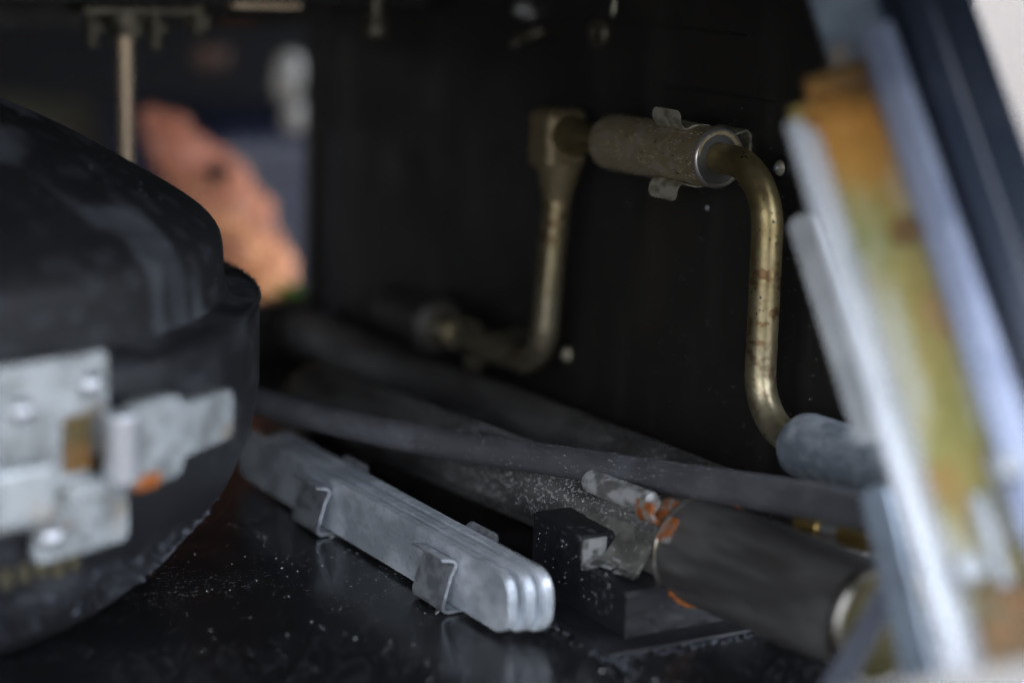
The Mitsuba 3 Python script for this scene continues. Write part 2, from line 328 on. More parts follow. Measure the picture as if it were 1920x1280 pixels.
put(wt, sweep([(.631, .9835, .36), (.631, .9835, .301), (.6305, .9835, .2965), (.630, .984, .2925)], [.0012, .0012, .0016, .0003], 10), 'm_clip_old')
# a faint pressed seam along the wall, and one above the crank grip
for z, y0, y1 in ((.289, .86, 1.40), (.2545, .83, .955)):
    k = key_for('bead', 'wall')
    put(k, sweep([(.6402, y0, z), (.6402, (y0 + y1) / 2, z + .001), (.6402, y1, z)], .0011, 10), 'm_wall')

# ------------------------------------------------------------------ screws and rivets in the wall
def rivet(x, y, z, r, label, mat='m_rivet', slot=False):
    k = thing('wall_screw' if slot else 'wall_rivet', label, 'screw' if slot else 'rivet', None if slot else 'bright rivets in the dark wall')
    put(k, lathe([(0, r * .75), (r * .45, r * .68), (r * .85, r * .36), (r, .0002), (r, -.002), (0, -.002)], (x, y, z), (-1, 0, 0), 28), mat)
    return k
s = rivet(.6396, .8234, .2206, .0046, 'dark domed screw in the wall right of the crank elbow', 'm_clip_old', True)
part(s, 'washer', cyl((.6402, .8234, .2206), (.6390, .8234, .2206), .0068), 'm_cast')
part(s, 'tip', lathe([(0, .0012), (.0012, .0009), (.0019, 0), (0, -.0004)], (.6361, .8232, .2208), (-1, -.2, .1), 16), 'm_clip')
rivet(.6399, 1.0363, .0730, .0042, 'bright rivet right of the bend at the foot of the far crank arm')
rivet(.6399, 1.1206, .0243, .0048, 'bright rivet low on the wall above the dark tubes')
rivet(.6399, .8897, .1895, .0012, 'tiny rivet in the wall just below the crank grip', 'm_clip')

pts = [(.6398, .78 + .16 * rng.random() ** 1.5 + .03 * rng.normal(), .03 + .22 * rng.random()) for _ in range(330)]
wd = key_for('wall_dust')
put(wd, crumbs(pts, .00012 + .00030 * rng.random(len(pts)) ** 3), 'm_crumb', False)
labels[wd] = {'label': 'fine pale dust specks clinging to the black wall around the crank', 'category': 'dust', 'kind': 'stuff'}

# ------------------------------------------------------------------ crank brace on the wall
BX = .605
cr = thing('crank_brace', 'brass coloured bent crank brace with fat grip clipped to the black wall', 'crank')
R0 = .0083
zt, zb, zs = .2245, .0712, .0893
ARM_N = [(BX, .838, .2255), (BX, .7875, .2270), (BX, .7845, .0910), (BX, .738, .0882)]
part(cr, 'near_rod', sweep(fillet(ARM_N, (.034, .030)), R0, 40), 'm_brass', 60)
def along(p, q, pts, n=72):
    p, q = np.asarray(p, float), np.asarray(q, float)
    return lathe(pts, p, q - p, n)
gA, gB = V(BX, .8320, .2258), V(BX, .9430, .2228); gL = np.linalg.norm(gB - gA); rg_ = .0163
gs = part(cr, 'grip_sleeve', along(gA, gB, [(.0125, .0008), (rg_ - .0014, .0008), (rg_ - .0003, .0004), (rg_, .0012), (rg_, gL * .5), (rg_ * 1.003, gL - .009), (rg_ * .985, gL - .004), (rg_ * .9, gL - .001), (.0085, gL)]), 'm_sleeve', 40,
          'worn grey brown grip sleeve with bright rim')
part(gs, 'end_washer', along(gA + V(0, .0008, 0), gB, [(.0084, 0), (.0144, 0), (.0147, .0004), (.0147, .003), (.0084, .003)]), 'm_sleeve_end', 40)
part(gs, 'rim', along(gA + V(0, -.0002, 0), gB, [(.0146, .0002), (.0152, -.0003), (.0159, .0003), (.01645, .0013), (.01640, .0022), (.0146, .0022), (.0146, .0002)]), 'm_rim', 40)
# far neck, head block, far arm, socket end
part(cr, 'neck', along((BX, .9380, .2229), (BX, .992, .2214), [(0, 0), (.0082, 0), (.0084, .020), (.0088, .026), (.0090, .033), (.0100, .0365), (.0114, .0395), (.0120, .043), (.0120, .052), (0, .052)], 48), 'm_brass')
hd = rbox((BX - .0150, .9870, .1985), (BX + .0150, 1.0150, .2368), .0072)
lo = tri(m3.Manifold.hull_points(np.concatenate([np.c_[c[0] + BX, c[1] + .9975, np.full(24, .2045)] if i == 0 else np.c_[BX + c[0] * .62, .999 + c[1] * .56, np.full(24, .181)]
        for i, c in enumerate([(.0142 * np.cos(np.linspace(0, 6.28, 24)), .0155 * np.sin(np.linspace(0, 6.28, 24)))] * 2)])))
part(cr, 'head_block', cat([hd, lo]), 'm_dullhead', 40)
part(cr, 'far_rod', sweep(fillet([(BX, .9965, .205), (BX, 1.0095, .0735), (BX, 1.19, .0712)], (.028,)), .0084, 36), 'm_brass', 60)
part(cr, 'collar', along((BX, 1.1220, .0718), (BX, 1.150, .0716), [(0, 0), (.0098, 0), (.0105, .001), (.0105, .02), (.012, .028), (0, .028)], 40), 'm_brass')
part(cr, 'far_knob', along((BX, 1.1450, .0716), (BX, 1.235, .0712), [(0, 0), (.013, .0005), (.0185, .004), (.0205, .012), (.0205, .022), (.0185, .026), (.0185, .07), (.016, .078), (0, .080)], 56), 'm_grip_dark', 40, 'dark round knob')
bA, bB = V(BX, .7500, .0886), V(BX, .640, .0905)
part(cr, 'near_grip', along(bA, bB, [(.0078, .0008), (.0105, 0), (.0150, .0012), (.0168, .0042), (.0174, .0085), (.0174, .030), (.0171, .034), (.0174, .038), (.0174, .108), (.0160, .110), (0, .110)], 64), 'm_blue_grip', 40, 'blue grey grip sleeve with rounded end')

# spring clips that hold the crank: base on the wall, two arms round the bar, flared ears towards the bay
def wall_clip(y, z, r, w, label, ear=.012, mat='m_clip_old'):
    k = thing('spring_clip', label, 'clip')
    d = .64 - BX
    t = .0009
    r2 = r + t * .6
    # profile in (u, v): u out from the wall (-X), v up; bar centre at (d, 0)
    top = arc((d, 0), r2, 150, 62, 12)
    up = [(.0012, .004), (.0012, r2 * .62), (.004, r2 * .78)] + top
    c, s_ = math.cos(math.radians(62)), math.sin(math.radians(62)); e = np.array(top[-1])
    up += [tuple(e + .0016 * np.array([s_, -c]) + (.0008, .0004)), tuple(e + (.0036, .0006)), tuple(e + (.0052, .0024)), tuple(e + (.0060, .0052)), tuple(e + (.0062, .0052 + ear * .55))]
    M = frame((.64, y - w / 2, z), (-1, 0, 0), (0, 0, 1), (0, 1, 0))
    Md = frame((.64, y - w / 2, z), (-1, 0, 0), (0, 0, -1), (0, 1, 0))
    a = strip(up, t, w, M, .0045)
    b = trimesh.Trimesh(a.vertices * [1, 1, -1] + [0, 0, 2 * z], a.faces[:, ::-1], process=False)
    if a.volume < 0: a.invert()
    if b.volume < 0: b.invert()
    part(k, 'upper_arm', a, mat, 40)
    part(k, 'lower_arm', b, mat, 40)
    base = trimesh.creation.box(bounds=[[.6380, y - w / 2, z - .006], [.6398, y + w / 2, z + .006]])
    part(k, 'base', base, mat, False)
    return k
wall_clip(.8640, .2249, rg_, .0265, 'thin spring clip gripping the fat crank grip, ears above and below', .0075)
wall_clip(1.082, .0726, .0084, .022, 'blurred spring clip gripping the far lower end of the crank', .007, 'm_clip_dim')

# ------------------------------------------------------------------ three flat zinc bars in two floor clips
def bar_outline(y0, y1, h, r_top, r_bot):
    pts = []
    for c, a0, r in (((y0, 0), 180, r_bot), ((y1, 0), 270, r_bot), ((y1, h), 0, r_top), ((y0, h), 90, r_top)):
        cy = c[0] + (r if a0 in (180, 90) else -r); cz = c[1] + (r if a0 in (180, 270) else -r)
        pts += arc((cy, cz), r, a0, a0 + 90, 14)
    return Polygon(pts)
def bar(x0, th, y0, y1, z0, h, r_top, r_bot, skew=0.0):
    g = bar_outline(y0, y1, h, r_top, r_bot); e = .0007
    cs = m3.CrossSection([np.array(g.exterior.coords)[:-1]])
    m = m3.Manifold.hull  # layered hull keeps the edge bevels
    layers = [(0, e), (e * .35, e * .3), (e, 0), (th - e, 0), (th - e * .35, e * .3), (th, e)]
    vs = np.concatenate([np.c_[np.array(g.buffer(-q, join_style=1).exterior.coords)[:-1], np.full(len(g.buffer(-q, join_style=1).exterior.coords) - 1, z)] for z, q in layers])
    b = trimesh.convex.convex_hull(vs)
    b = moved(b, frame((x0, 0, z0), (0, 1, 0), (0, 0, 1), (1, 0, 0)))
    b.apply_transform(trimesh.transformations.rotation_matrix(skew, [0, 0, 1], [x0, .9, z0]))
    return b
SK, XB = .0435, .4378
bars = [('front', XB, .0057, .7630, 1.0820, .0030, .0315, .0130, .0130, SK),
        ('middle', XB + .0071, .0058, .7580, 1.0610, .0034, .0320, .0135, .0135, SK + .001),
        ('rear', XB + .0143, .0058, .7535, 1.0640, .0040, .0326, .0135, .0135, SK - .001)]
for (nm, *a), lab in zip(bars, ('front one of three flat grey zinc bars, held by both floor clips',
                                'middle one of three flat grey zinc bars, between the other two',
                                'rear one of three flat grey zinc bars, nearest the black block')):
    put(thing('zinc_bar', lab, 'bar', 'zinc bars stacked in the floor clips'), bar(*a), 'm_zinc', 30)

def floor_clip(y, w, label):
    k = thing('spring_clip', label, 'clip')
    t = .0014; xf, xr = XB - .0004, XB + .0210
    front = [(xf + .010, .0017), (xf - .0020, .0017)] + arc((xf - .0050, .0052), .0034, 285, 165, 10) + [(xf - .0042, .0205), (xf - .0014, .0258)] + arc((xf - .0042, .0262), .0028, 15, 80, 6) + [(xf - .0094, .0300)]
    rear = [(xf + .010, .0017), (xr + .0020, .0017)] + arc((xr + .0050, .0052), .0034, 255, 375, 10) + [(xr + .0030, .026), (xr + .0008, .0325), (xr + .0012, .0350), (xr + .0026, .0380)]
    M = frame((0, y + w / 2, 0), (1, 0, 0), (0, 0, 1), (0, -1, 0))
    for nm, pth in (('front_arm', front), ('rear_arm', rear)):
        m = strip(pth, t, w, M, .006 if nm == 'rear_arm' else 0)
        if m.volume < 0: m.invert()
        m.apply_transform(trimesh.transformations.rotation_matrix(SK, [0, 0, 1], [XB, .9, 0]))
        part(k, nm, m, 'm_clip', 40)
    return k
floor_clip(.8260, .0310, 'near floor spring clip on the zinc bars, beside their rounded end')
floor_clip(.9680, .0320, 'far floor spring clip on the zinc bars, with bright curved edge')

# ------------------------------------------------------------------ long jack tube on its block
tA, tB = V(.5215, 1.170, .0245), V(.5515, .6110, .0446)
td = unit(tB - tA); tL = np.linalg.norm(tB - tA)
tp = lambda s: tA + td * s                                  # point at s metres from the far end
tx = unit(np.cross([0, 0, 1], td)); tx = -tx if tx[0] > 0 else tx; tu = np.cross(td, tx); tu = -tu if tu[2] < 0 else tu
def tube_pt(s, ang, r):                                     # ang 0 = towards the zinc bars, 90 = up
    a = math.radians(ang); return tp(s) + r * (math.cos(a) * tx + math.sin(a) * tu)
jk = thing('jack_tube', 'long dark steel jack tube lying on the floor beside the zinc bars', 'jack')
sJ = .421
part(jk, 'inner_tube', along(tA, tB, [(.014, 0), (.0205, 0), (.0218, .001), (.0222, .003), (.0222, sJ + .02), (.0, sJ + .02)], 72), 'm_tube', 40, 'speckled dusty tube')
part(jk, 'outer_tube', along(tp(sJ), tB, [(.0222, .0005), (.0262, 0), (.0268, .0008), (.0268, tL - sJ - .012), (.0260, tL - sJ - .010), (0, tL - sJ - .010)], 80), 'm_jack', 40)
part(jk, 'edge_band', along(tp(sJ - .0008), tB, [(.0224, 0), (.0268, 0), (.0279, .0006), (.0279, .0022), (.0272, .0030), (.0224, .0028), (.0224, 0)], 80), 'm_ring', 40)
part(jk, 'end_ring', along(tp(tL - .0125), tB + td * .02, [(.022, 0), (.0270, 0), (.0276, .001), (.0276, .0065), (.0262, .008), (.022, .008), (.022, 0)], 80), 'm_ring', 40, 'bright steel end ring')
part(jk, 'end_cap', along(tp(tL - .008), tB + td * .02, [(0, 0), (.0245, 0), (.0245, .004), (.020, .0075), (.008, .009), (0, .009)], 64), 'm_yellow', 40, 'dull yellow end cap')
part(jk, 'far_ring', along(tp(-.003), tB, [(.0135, 0), (.0222, 0), (.0230, .001), (.0230, .0045), (.0222, .006), (.0135, .006), (.0135, 0)], 64), 'm_dullhead', 40)
# pin on top, rusty S hook, rust rims
def uv_pt(s, u, v): return tp(s) + u * tx + v * tu
pc = V(.0293 * math.cos(math.radians(51)), .0293 * math.sin(math.radians(51)))
part(jk, 'pin', cyl(uv_pt(sJ - .068, *pc), uv_pt(sJ - .0125, *pc), .0062, .0026), 'm_pinsteel')
# the clamp sheet cups the pin, curls back over and runs down on to the tube
c1 = arc(pc, .0082, 40, -128, 16)
c1 = arc(pc, .0078, 20, -150, 16)
e1 = np.array(c1[-1]); q2 = pc + .0130 * V(math.cos(math.radians(-150 - 8)), math.sin(math.radians(-150 - 8)))
c2 = arc(q2, .0052, 30, 175, 12)
prof_h = c1 + c2 + [(q2[0] - .0056, q2[1] - .006), (q2[0] - .0048, q2[1] - .0115)]
hk = LineString(prof_h).buffer(.0012, cap_style=1, quad_segs=5)
hk = getattr(hk, 'geoms', [hk])[0]
hm = moved(trimesh.creation.extrude_polygon(hk, .0125, engine='earcut').subdivide_to_size(.0016), frame(tp(sJ - .0150), tx, tu, td) if np.linalg.det(np.c_[tx, tu, td]) > 0 else frame(tp(sJ - .0025), tx, tu, -td))
if hm.volume < 0: hm.invert()
hm.vertices = hm.vertices + (meshkit.fbm(hm.vertices * 420, 3, 3)[:, None] - .5) * .0011
part(jk, 'hook', hm, 'm_rustmix', 40, 'orange rusted curl of the clamp')
def rim_patch(a0, a1, r0, r1, s0, s1):
    pts = [tube_pt(s, a, r) for a in np.linspace(a0, a1, 12) for s in (s0, s1) for r in (r0, r1)]
    n = 12; v = np.array(pts); f = []
    for i in range(n - 1):
        b = i * 4; c = b + 4
        for q in ((0, 1), (1, 3), (3, 2), (2, 0)):
            f += [[b + q[0], b + q[1], c + q[1]], [b + q[0], c + q[1], c + q[0]]]
    f += [[0, 2, 3], [0, 3, 1], [v.shape[0] - 4, v.shape[0] - 3, v.shape[0] - 1], [v.shape[0] - 4, v.shape[0] - 1, v.shape[0] - 2]]
    m = trimesh.Trimesh(v, f, process=False); m.fix_normals(); m = m.subdivide_to_size(.0018); m.vertices = m.vertices + (meshkit.fbm(m.vertices * 380, 3, 3)[:, None] - .5) * .0016; return m
part(jk, 'rust_flange', rim_patch(108, 138, .0225, .0295, sJ + .004, sJ + .0075), 'm_rust', 30, 'orange rust along the top rim')
part(jk, 'rust_flange', rim_patch(-80, -40, .0225, .0284, sJ + .0022, sJ + .0080), 'm_rust', 30, 'orange rust under the rim')
part(jk, 'side_clamp', rim_patch(-40, 24, .0224, .0236, sJ - .064, sJ - .003), 'm_clamp', 30, 'pale grey speckled clamp sheet')
SA, SB = .388, .4165
sk = [tube_pt(SA, 14, .0236), tube_pt(SB, 14, .0236), V(.5075, .781, .0292), V(.5115, .754, .0292)]
part(jk, 'clamp_skirt', trimesh.convex.convex_hull(np.concatenate([np.array(sk), np.array(sk) + [.0009, 0, -.0009]])), 'm_clamp', False, 'grey yellow skirt of the clamp')
for (x0, y0), (x1, y1) in (((.5035, .7815), (.5080, .7690)), ((.5070, .7655), (.5105, .7520))):
    d = unit(V(x1 - x0, y1 - y0, 0)); L = math.hypot(x1 - x0, y1 - y0)
    part(jk, 'clamp_foot', moved(rbox((0, -.0026, 0), (L, .0026, .0016), .0007), frame((x0, y0, .0279), d, np.cross([0, 0, 1], d), (0, 0, 1))), 'm_scraped', 30)
# grit on the tube
part(jk, 'rust_patch', rim_patch(20, 46, .0268, .0284, sJ + .0022, sJ + .0100), 'm_rustmix', 30, 'rust spilling over the rim')
pts, sz = [], []
for _ in range(3200):
    s_ = rng.uniform(.10, sJ - .002); a = rng.uniform(-20, 125)
    if rng.random() < .25 + .75 * (s_ > .2): pts.append(tube_pt(s_, a, .0223)); sz.append(rng.uniform(.00012, .00036) * (2.0 if rng.random() < .06 else 1))
part(jk, 'grit', crumbs(pts, sz), 'm_crumb', False, kind='stuff')

# block under the tube
bk = thing('saddle_block', 'black cast saddle block under the jack tube with scraped pale step', 'block')
prof = Polygon([(.741, .0022), (.741, .0235), (.7425, .0255), (.783, .0275), (.7845, .0290), (.7855, .0395), (.787, .0412), (.829, .0425), (.832, .0405), (.832, .0022)])
blk = man(moved(trimesh.creation.extrude_polygon(prof, .088, engine='earcut'), frame((.4975, 0, 0), (0, 1, 0), (0, 0, 1), (1, 0, 0))))
cut = man(cyl(tp(.2), tp(tL - .03), .0229, .0001, 64)) + man(cyl(tp(sJ - .003), tp(tL - .02), .0279, .0001, 64))
part(bk, 'body', tri(blk - cut), 'm_cast', 25)
part(bk, 'scraped_face', tri(man(trimesh.creation.box(bounds=[[.4982, .7830, .0280], [.5120, .7845, .0405]])) - cut), 'm_scraped', False, 'pale scraped riser of the step')
part(bk, 'scraped_edge', tri(man(trimesh.creation.box(bounds=[[.4970, .7770, .0262], [.5105, .7828, .0280]])) - cut), 'm_scraped', False)
part(bk, 'foot', rbox((.4790, .7250, .0003), (.600, .8450, .0026), .0009), 'm_cast', 30)
p0 = [(.4785 + rng.normal(0, .0035), rng.uniform(.70, .85), .0008) for _ in range(240)] + [(rng.uniform(.478, .56), .7235 + rng.normal(0, .004), .0008) for _ in range(200)]
part(bk, 'dirt', crumbs(p0, rng.uniform(.0002, .0009, len(p0))), 'm_lint', False, kind='stuff')
p1 = [(.4973, rng.uniform(.745, .83), rng.uniform(.004, .038)) for _ in range(40)]
part(bk, 'grit', crumbs(p1, rng.uniform(.00015, .00045, len(p1))), 'm_crumb', False, kind='stuff')

# second tube at the foot of the wall and a brass fitting
wtb = thing('wall_tube', 'dark dusty tube along the foot of the wall behind the hose', 'tube')
put(wtb, along((.606, 1.395, .0195), (.606, .70, .0435), [(0, 0), (.0175, 0), (.0185, .001), (.0185, .694), (.0175, .695), (0, .695)], 56), 'm_tube', 40)
bf = thing('brass_fitting', 'blurred brass hose fitting with a pale ring beside the near crank grip', 'fitting')
fa, fb = V(.5740, .7060, .0625), V(.5840, .6480, .0668); fd = unit(fb - fa)
part(bf, 'collar', along(fa, fb, [(0, 0), (.0052, 0), (.0066, .0012), (.0066, .015), (.0055, .0165), (0, .0165)], 40), 'm_goldfit')
part(bf, 'ring', along(fa + fd * .0165, fb, [(0, 0), (.0054, 0), (.0058, .001), (.0058, .0115), (0, .0115)], 40), 'm_nickel', label='pale ring of the fitting')
part(bf, 'nut', along(fa + fd * .028, fb, [(0, 0), (.0062, 0), (.0070, .001), (.0070, .027), (0, .028)], 6), 'm_goldfit', 20)

# ------------------------------------------------------------------ black hose
HP = [(.385, 1.150, .0560), (.4248, 1.0321, .0615), (.4655, .9624, .0572), (.5185, .8530, .0622), (.5450, .7565, .0728), (.5550, .6838, .0830), (.5560, .6150, .0920), (.566, .54, .0945)]
hpth = spline(HP, 90)
hs = thing('hose', 'black rubber hose sagging across the jack tube towards the rail', 'hose')
put(hs, sweep(hpth, np.linspace(.0080, .0089, 90), 32), 'm_rubber', True)
pts, sz = [], []
for _ in range(420):
    i = rng.integers(25, 84); c = hpth[i] + (hpth[i + 1] - hpth[i]) * rng.random(); d = unit(hpth[i + 1] - hpth[i]); sx = unit(np.cross(d, [0, 0, 1])); sx = -sx if sx[0] > 0 else sx
    a = rng.uniform(-30, 110); a = math.radians(a)
    pts.append(c + .0086 * (math.cos(a) * sx + math.sin(a) * np.cross(sx, d) * (1 if np.cross(sx, d)[2] > 0 else -1))); sz.append(rng.uniform(.0001, .00032))
part(hs, 'dust', crumbs(pts, sz), 'm_crumb', False, kind='stuff')

# ------------------------------------------------------------------ dust and lint on the floor
pts, sz = [], []
for _ in range(2600):
    x, y = rng.uniform(.30, .50), rng.uniform(.66, 1.02)
    w = math.exp(-((x - (.425 - .06 * (y - .85))) / .045) ** 2)
    if rng.random() < .10 + .9 * w * max(0, meshkit.fbm(np.array([x * 38, y * 38, 0]), 3) * 2.6 - 1.05):
        pts.append((x, y, .0001)); sz.append(.00012 + .00045 * rng.random() ** 4)
fd_ = key_for('floor_dust')
put(fd_, crumbs(pts, sz, 1.6), 'm_crumb', False)
labels[fd_] = {'label': 'pale dust specks and lint scattered over the glossy black floor', 'category': 'dust', 'kind': 'stuff'}

# ------------------------------------------------------------------ black canister with a zinc latch
CX, CY, CR = .1425, 1.006, .25
cn = thing('canister', 'big round black canister with domed lid and pale zinc latch', 'canister')
body = [(0, .004), (.165, .004), (.178, .006), (.196, .012), (.206, .022), (.222, .040), (.236, .058), (.246, .082), (CR, .108), (CR, .1480), (.2485, .1492), (0, .1492)]
part(cn, 'body', lathe(body, (CX, CY, 0), (0, 0, 1), 160), 'm_drum', 30)
part(cn, 'rim', lathe([(.232, .1496), (.2485, .1496), (.2506, .1500), (.2508, .1508), (.2502, .1514), (.238, .1532), (.232, .1550), (.232, .1496)], (CX, CY, 0), (0, 0, 1), 160), 'm_drum', 40)
dome = [(.238, .1500), (.2340, .154), (.2320, .160), (.2310, .175), (.2290, .184), (.2235, .191), (.2130, .199), (.190, .2125), (.160, .2295), (.130, .2440), (.10, .2555), (.05, .266), (0, .270)]
dm = lathe(spline(dome, 90)[:, :2] * [1, 1], (CX, CY, 0), (0, 0, 1), 200)
rr = np.c_[dm.vertices[:, 0] - CX, dm.vertices[:, 1] - CY, dm.vertices[:, 2]]
dm.vertices = dm.vertices + unit([0, 0, 1]) * ((meshkit.fbm(rr * 28, 3, 4) - .5) * .0008 * (rr[:, 2] > .178))[:, None]
part(cn, 'lid', dm, 'm_lid', 50, 'scuffed dusty domed lid')
def hairs(n, fn, L, r):
    ms = []
    for _ in range(n):
        p, d = fn(); d = unit(np.asarray(d) + rng.normal(0, .45, 3)); l = L * rng.uniform(.3, 1) ** 1.5
        q = p + d * l * .6; e = q + unit(d + rng.normal(0, .6, 3)) * l * .5
        ms.append(sweep([p - d * .0004, q, e], [r, r * .7, r * .15], 5))
    return cat(ms)
def lid_edge():
    a = rng.uniform(-1.3, .75); k = rng.uniform(0, 1); r_, z_ = (.2235 - .094 * k, .1905 + .0505 * k)
    return V(CX + r_ * math.cos(a), CY + r_ * math.sin(a), z_), V(math.cos(a) * .6, math.sin(a) * .6, .8)
def lid_side():
    a = rng.uniform(-1.2, .6); return V(CX + .230 * math.cos(a), CY + .230 * math.sin(a), rng.uniform(.154, .177)), V(math.cos(a), math.sin(a), .3)
def rim_edge():
    a = rng.uniform(-.9, .6); return V(CX + .2490 * math.cos(a), CY + .2490 * math.sin(a), .1512), V(math.cos(a) * .3, math.sin(a) * .3, 1)
part(cn, 'fuzz', cat([hairs(1500, lid_edge, .0022, .00028), hairs(500, lid_side, .0016, .00025), hairs(900, rim_edge, .0036, .00022), crumbs([lid_edge()[0] for _ in range(420)], rng.uniform(.0004, .0013, 420))]), 'm_fuzz', False, kind='stuff')
def lid_top():
    a, k = rng.uniform(-1.7, .7), rng.random(); q = np.array(dome); i = int(2 + k * 6.99); f = rng.random()
    r_, z_ = q[i] * (1 - f) + q[i + 1] * f
    return [CX + r_ * math.cos(a), CY + r_ * math.sin(a), z_ + .0002]
part(cn, 'lid_dust', crumbs([lid_top() for _ in range(420)], .0002 + .0007 * rng.random(420) ** 3), 'm_lint', False, kind='stuff')
def low_edge():
    a = rng.uniform(-1.6, .1); k = rng.random(); r_, z_ = (.206 + .028 * k, .022 + .033 * k)
    return V(CX + r_ * math.cos(a), CY + r_ * math.sin(a), z_), V(math.cos(a), math.sin(a), -.4)
lw = [low_edge()[0] + rng.normal(0, .0007, 3) for _ in range(1300)]
part(cn, 'lint', crumbs(lw, rng.uniform(.0002, .0008, len(lw)) * np.where(rng.random(len(lw)) < .06, 2.2, 1), 1.5), 'm_lint', False, kind='stuff')

# latch: modelled flat (t along the drum, n out, z up) and bent round the drum
PH = math.radians(-64.7)
def bend(m, lift=0.0):
    m = m.copy()
    if len(m.faces) < 6000: m = m.subdivide_to_size(.006)
    t, n, z = m.vertices.T
    a = PH + t / CR; r = CR + n + lift
    m.vertices = np.c_[CX + r * np.cos(a), CY + r * np.sin(a), z]
    if m.volume < 0: m.invert()
    return m
def plate(polys, n0, n1, r=.004):
    from shapely.ops import unary_union
    g = unary_union([sbox(*q) for q in polys]).buffer(-r * .5).buffer(r).buffer(-r).buffer(r * .5, quad_segs=6)
    g = getattr(g, 'geoms', [g])[0]
    lay = lambda gg, a, b: trimesh.creation.extrude_polygon(gg, b - a, engine='earcut').apply_translation((0, 0, a))
    m = cat([lay(g, n0, n1 - .0008), lay(g.buffer(-.0008), n1 - .0008, n1)])
    m.vertices = m.vertices[:, [0, 2, 1]]
    m.faces = m.faces[:, ::-1]
    return m
lt = part(cn, 'latch', bend(plate([(-.078, .116, -.002, .160), (-.070, .094, -.012, .125), (-.041, .073, .009, .099)], .0004, .0042, .008)), 'm_latch', 30, 'pale zinc toggle latch with orange rust spots')
part(lt, 'rail', bend(plate([(-.030, .100, .010, .107)], .0042, .0125, .003)), 'm_latch', 30)
part(lt, 'lever', bend(plate([(.000, .1100, .061, .1330), (-.003, .1020, .024, .1385)], .0135, .0215, .0095)), 'm_latch', 30)
part(lt, 'barrel', bend(cyl((-.0065, .0165, .104), (-.0065, .0165, .136), .0078, .002)), 'm_bolt', 30)
part(lt, 'slot', bend(rbox((-.027, .0046, .110), (-.0135, .0062, .1345), .002)), 'm_capbrown', 30, 'rust brown slot in the latch')
part(lt, 'rust_spot', bend(rbox((-.003, .0150, .1000), (.011, .0222, .1080), .0025)), 'm_rust', 30, 'orange rust on the latch')
part(lt, 'hinge_lug', bend(rbox((-.075, .0048, .092), (-.036, .0140, .120), .004)), 'm_latch', 30)
for t_, z_ in ((-.0465, .1405), (-.0125, .1465), (-.0335, .0835)):
    part(lt, 'rivet', bend(lathe([(0, .0045), (.003, .004), (.0055, .002), (.006, 0), (0, 0)], (t_, .0048, z_), (0, 1, 0), 28)), 'm_bolt', 40)
dc = [rbox((-.050 + .009 * i, -.0006, .0600 + .0012 * (i % 3)), (-.0445 + .009 * i, .0006, .0685 + .001 * (i % 2)), .0002) for i in range(5)]

part(cn, 'worn_decal', bend(cat(dc), -.0098), 'm_decal', 30, 'faint worn golden decal under the latch')

# ------------------------------------------------------------------ rail at the right edge of the opening
rB, rT = V(.5030, .4690, .0780), V(.5258, .6256, .2768)
rw = unit(rT - rB); rN = V(-.62, -.78, .06); rN = unit(rN - rw * (rN @ rw)); rL = np.cross(rN, rw); rL = rL if rL[0] > 0 else -rL
RL = np.linalg.norm(rT - rB)
def rail(poly, s0, s1):
    """outline in (across, out) extruded along the leaning rail"""
    m = trimesh.creation.extrude_polygon(Polygon(poly).buffer(-.0006).buffer(.0006, quad_segs=4), s1 - s0, engine='earcut')
    m = moved(m, frame(rB + rw * s0, rL, rN, rw))
    if m.volume < 0: m.invert()
    return m
def rbx(x0, x1, n0, n1, s0, s1, r=.0015):
    return moved(rbox((x0, n0, s0), (x1, n1, s1), r), frame(rB, rL, rN, rw)) if np.linalg.det(np.c_[rL, rN, rw]) > 0 else trimesh.Trimesh((lambda v: rB + v[:, :1] * rL + v[:, 1:2] * rN + v[:, 2:] * rw)(rbox((x0, n0, s0), (x1, n1, s1), r).vertices), rbox((x0, n0, s0), (x1, n1, s1), r).faces[:, ::-1])
rl = thing('channel_rail', 'leaning zinc channel rail with rusty ochre inside, blurred at right edge', 'rail')
part(rl, 'left_flange', rail([(-.0330, .0050), (-.0330, .0210), (-.0320, .0225), (-.0268, .0225), (-.0260, .0212), (-.0195, .0052), (-.0225, .0050), (-.0285, .0180), (-.0300, .0180), (-.0300, .0050)], -.03, RL - .012), 'm_railzinc', 30, 'near white flange with bright edge')
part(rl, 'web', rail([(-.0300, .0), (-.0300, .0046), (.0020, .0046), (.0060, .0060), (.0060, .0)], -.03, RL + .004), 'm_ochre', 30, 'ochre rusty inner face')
part(rl, 'right_flange', rail([(.0022, .0049), (.0056, .0062), (.0066, .0200), (.0074, .0235), (.0160, .0245), (.0205, .0220), (.0215, .0050), (.0185, .0050), (.0175, .0190), (.0105, .0200), (.0090, .0050)], -.03, RL + .018), 'm_railblue', 30, 'pale blue flange')
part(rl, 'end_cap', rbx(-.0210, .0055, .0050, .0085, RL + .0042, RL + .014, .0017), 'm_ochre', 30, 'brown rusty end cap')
part(rl, 'top_bracket', rbx(-.0080, .0190, -.0060, -.0010, RL - .010, RL + .060, .003), 'm_barblue', 30)
hl = part(rl, 'hole', moved(cyl((0, 0, 0), (0, 0, .0012), .0065), frame(rB + rw * (RL * .74) + rL * .0010 + rN * .0052, rL, np.cross(rN, rL), rN)), 'm_capbrown', 30, 'brown hole in the ochre face')
for x, n, s_, r in ((-.0150, .012, .046, .0062), (.0100, .026, .075, .0050)):
    part(rl, 'bolt', hexagon(rB + rw * s_ + rL * x + rN * n, rN, r, .005), 'm_tongue', 25)
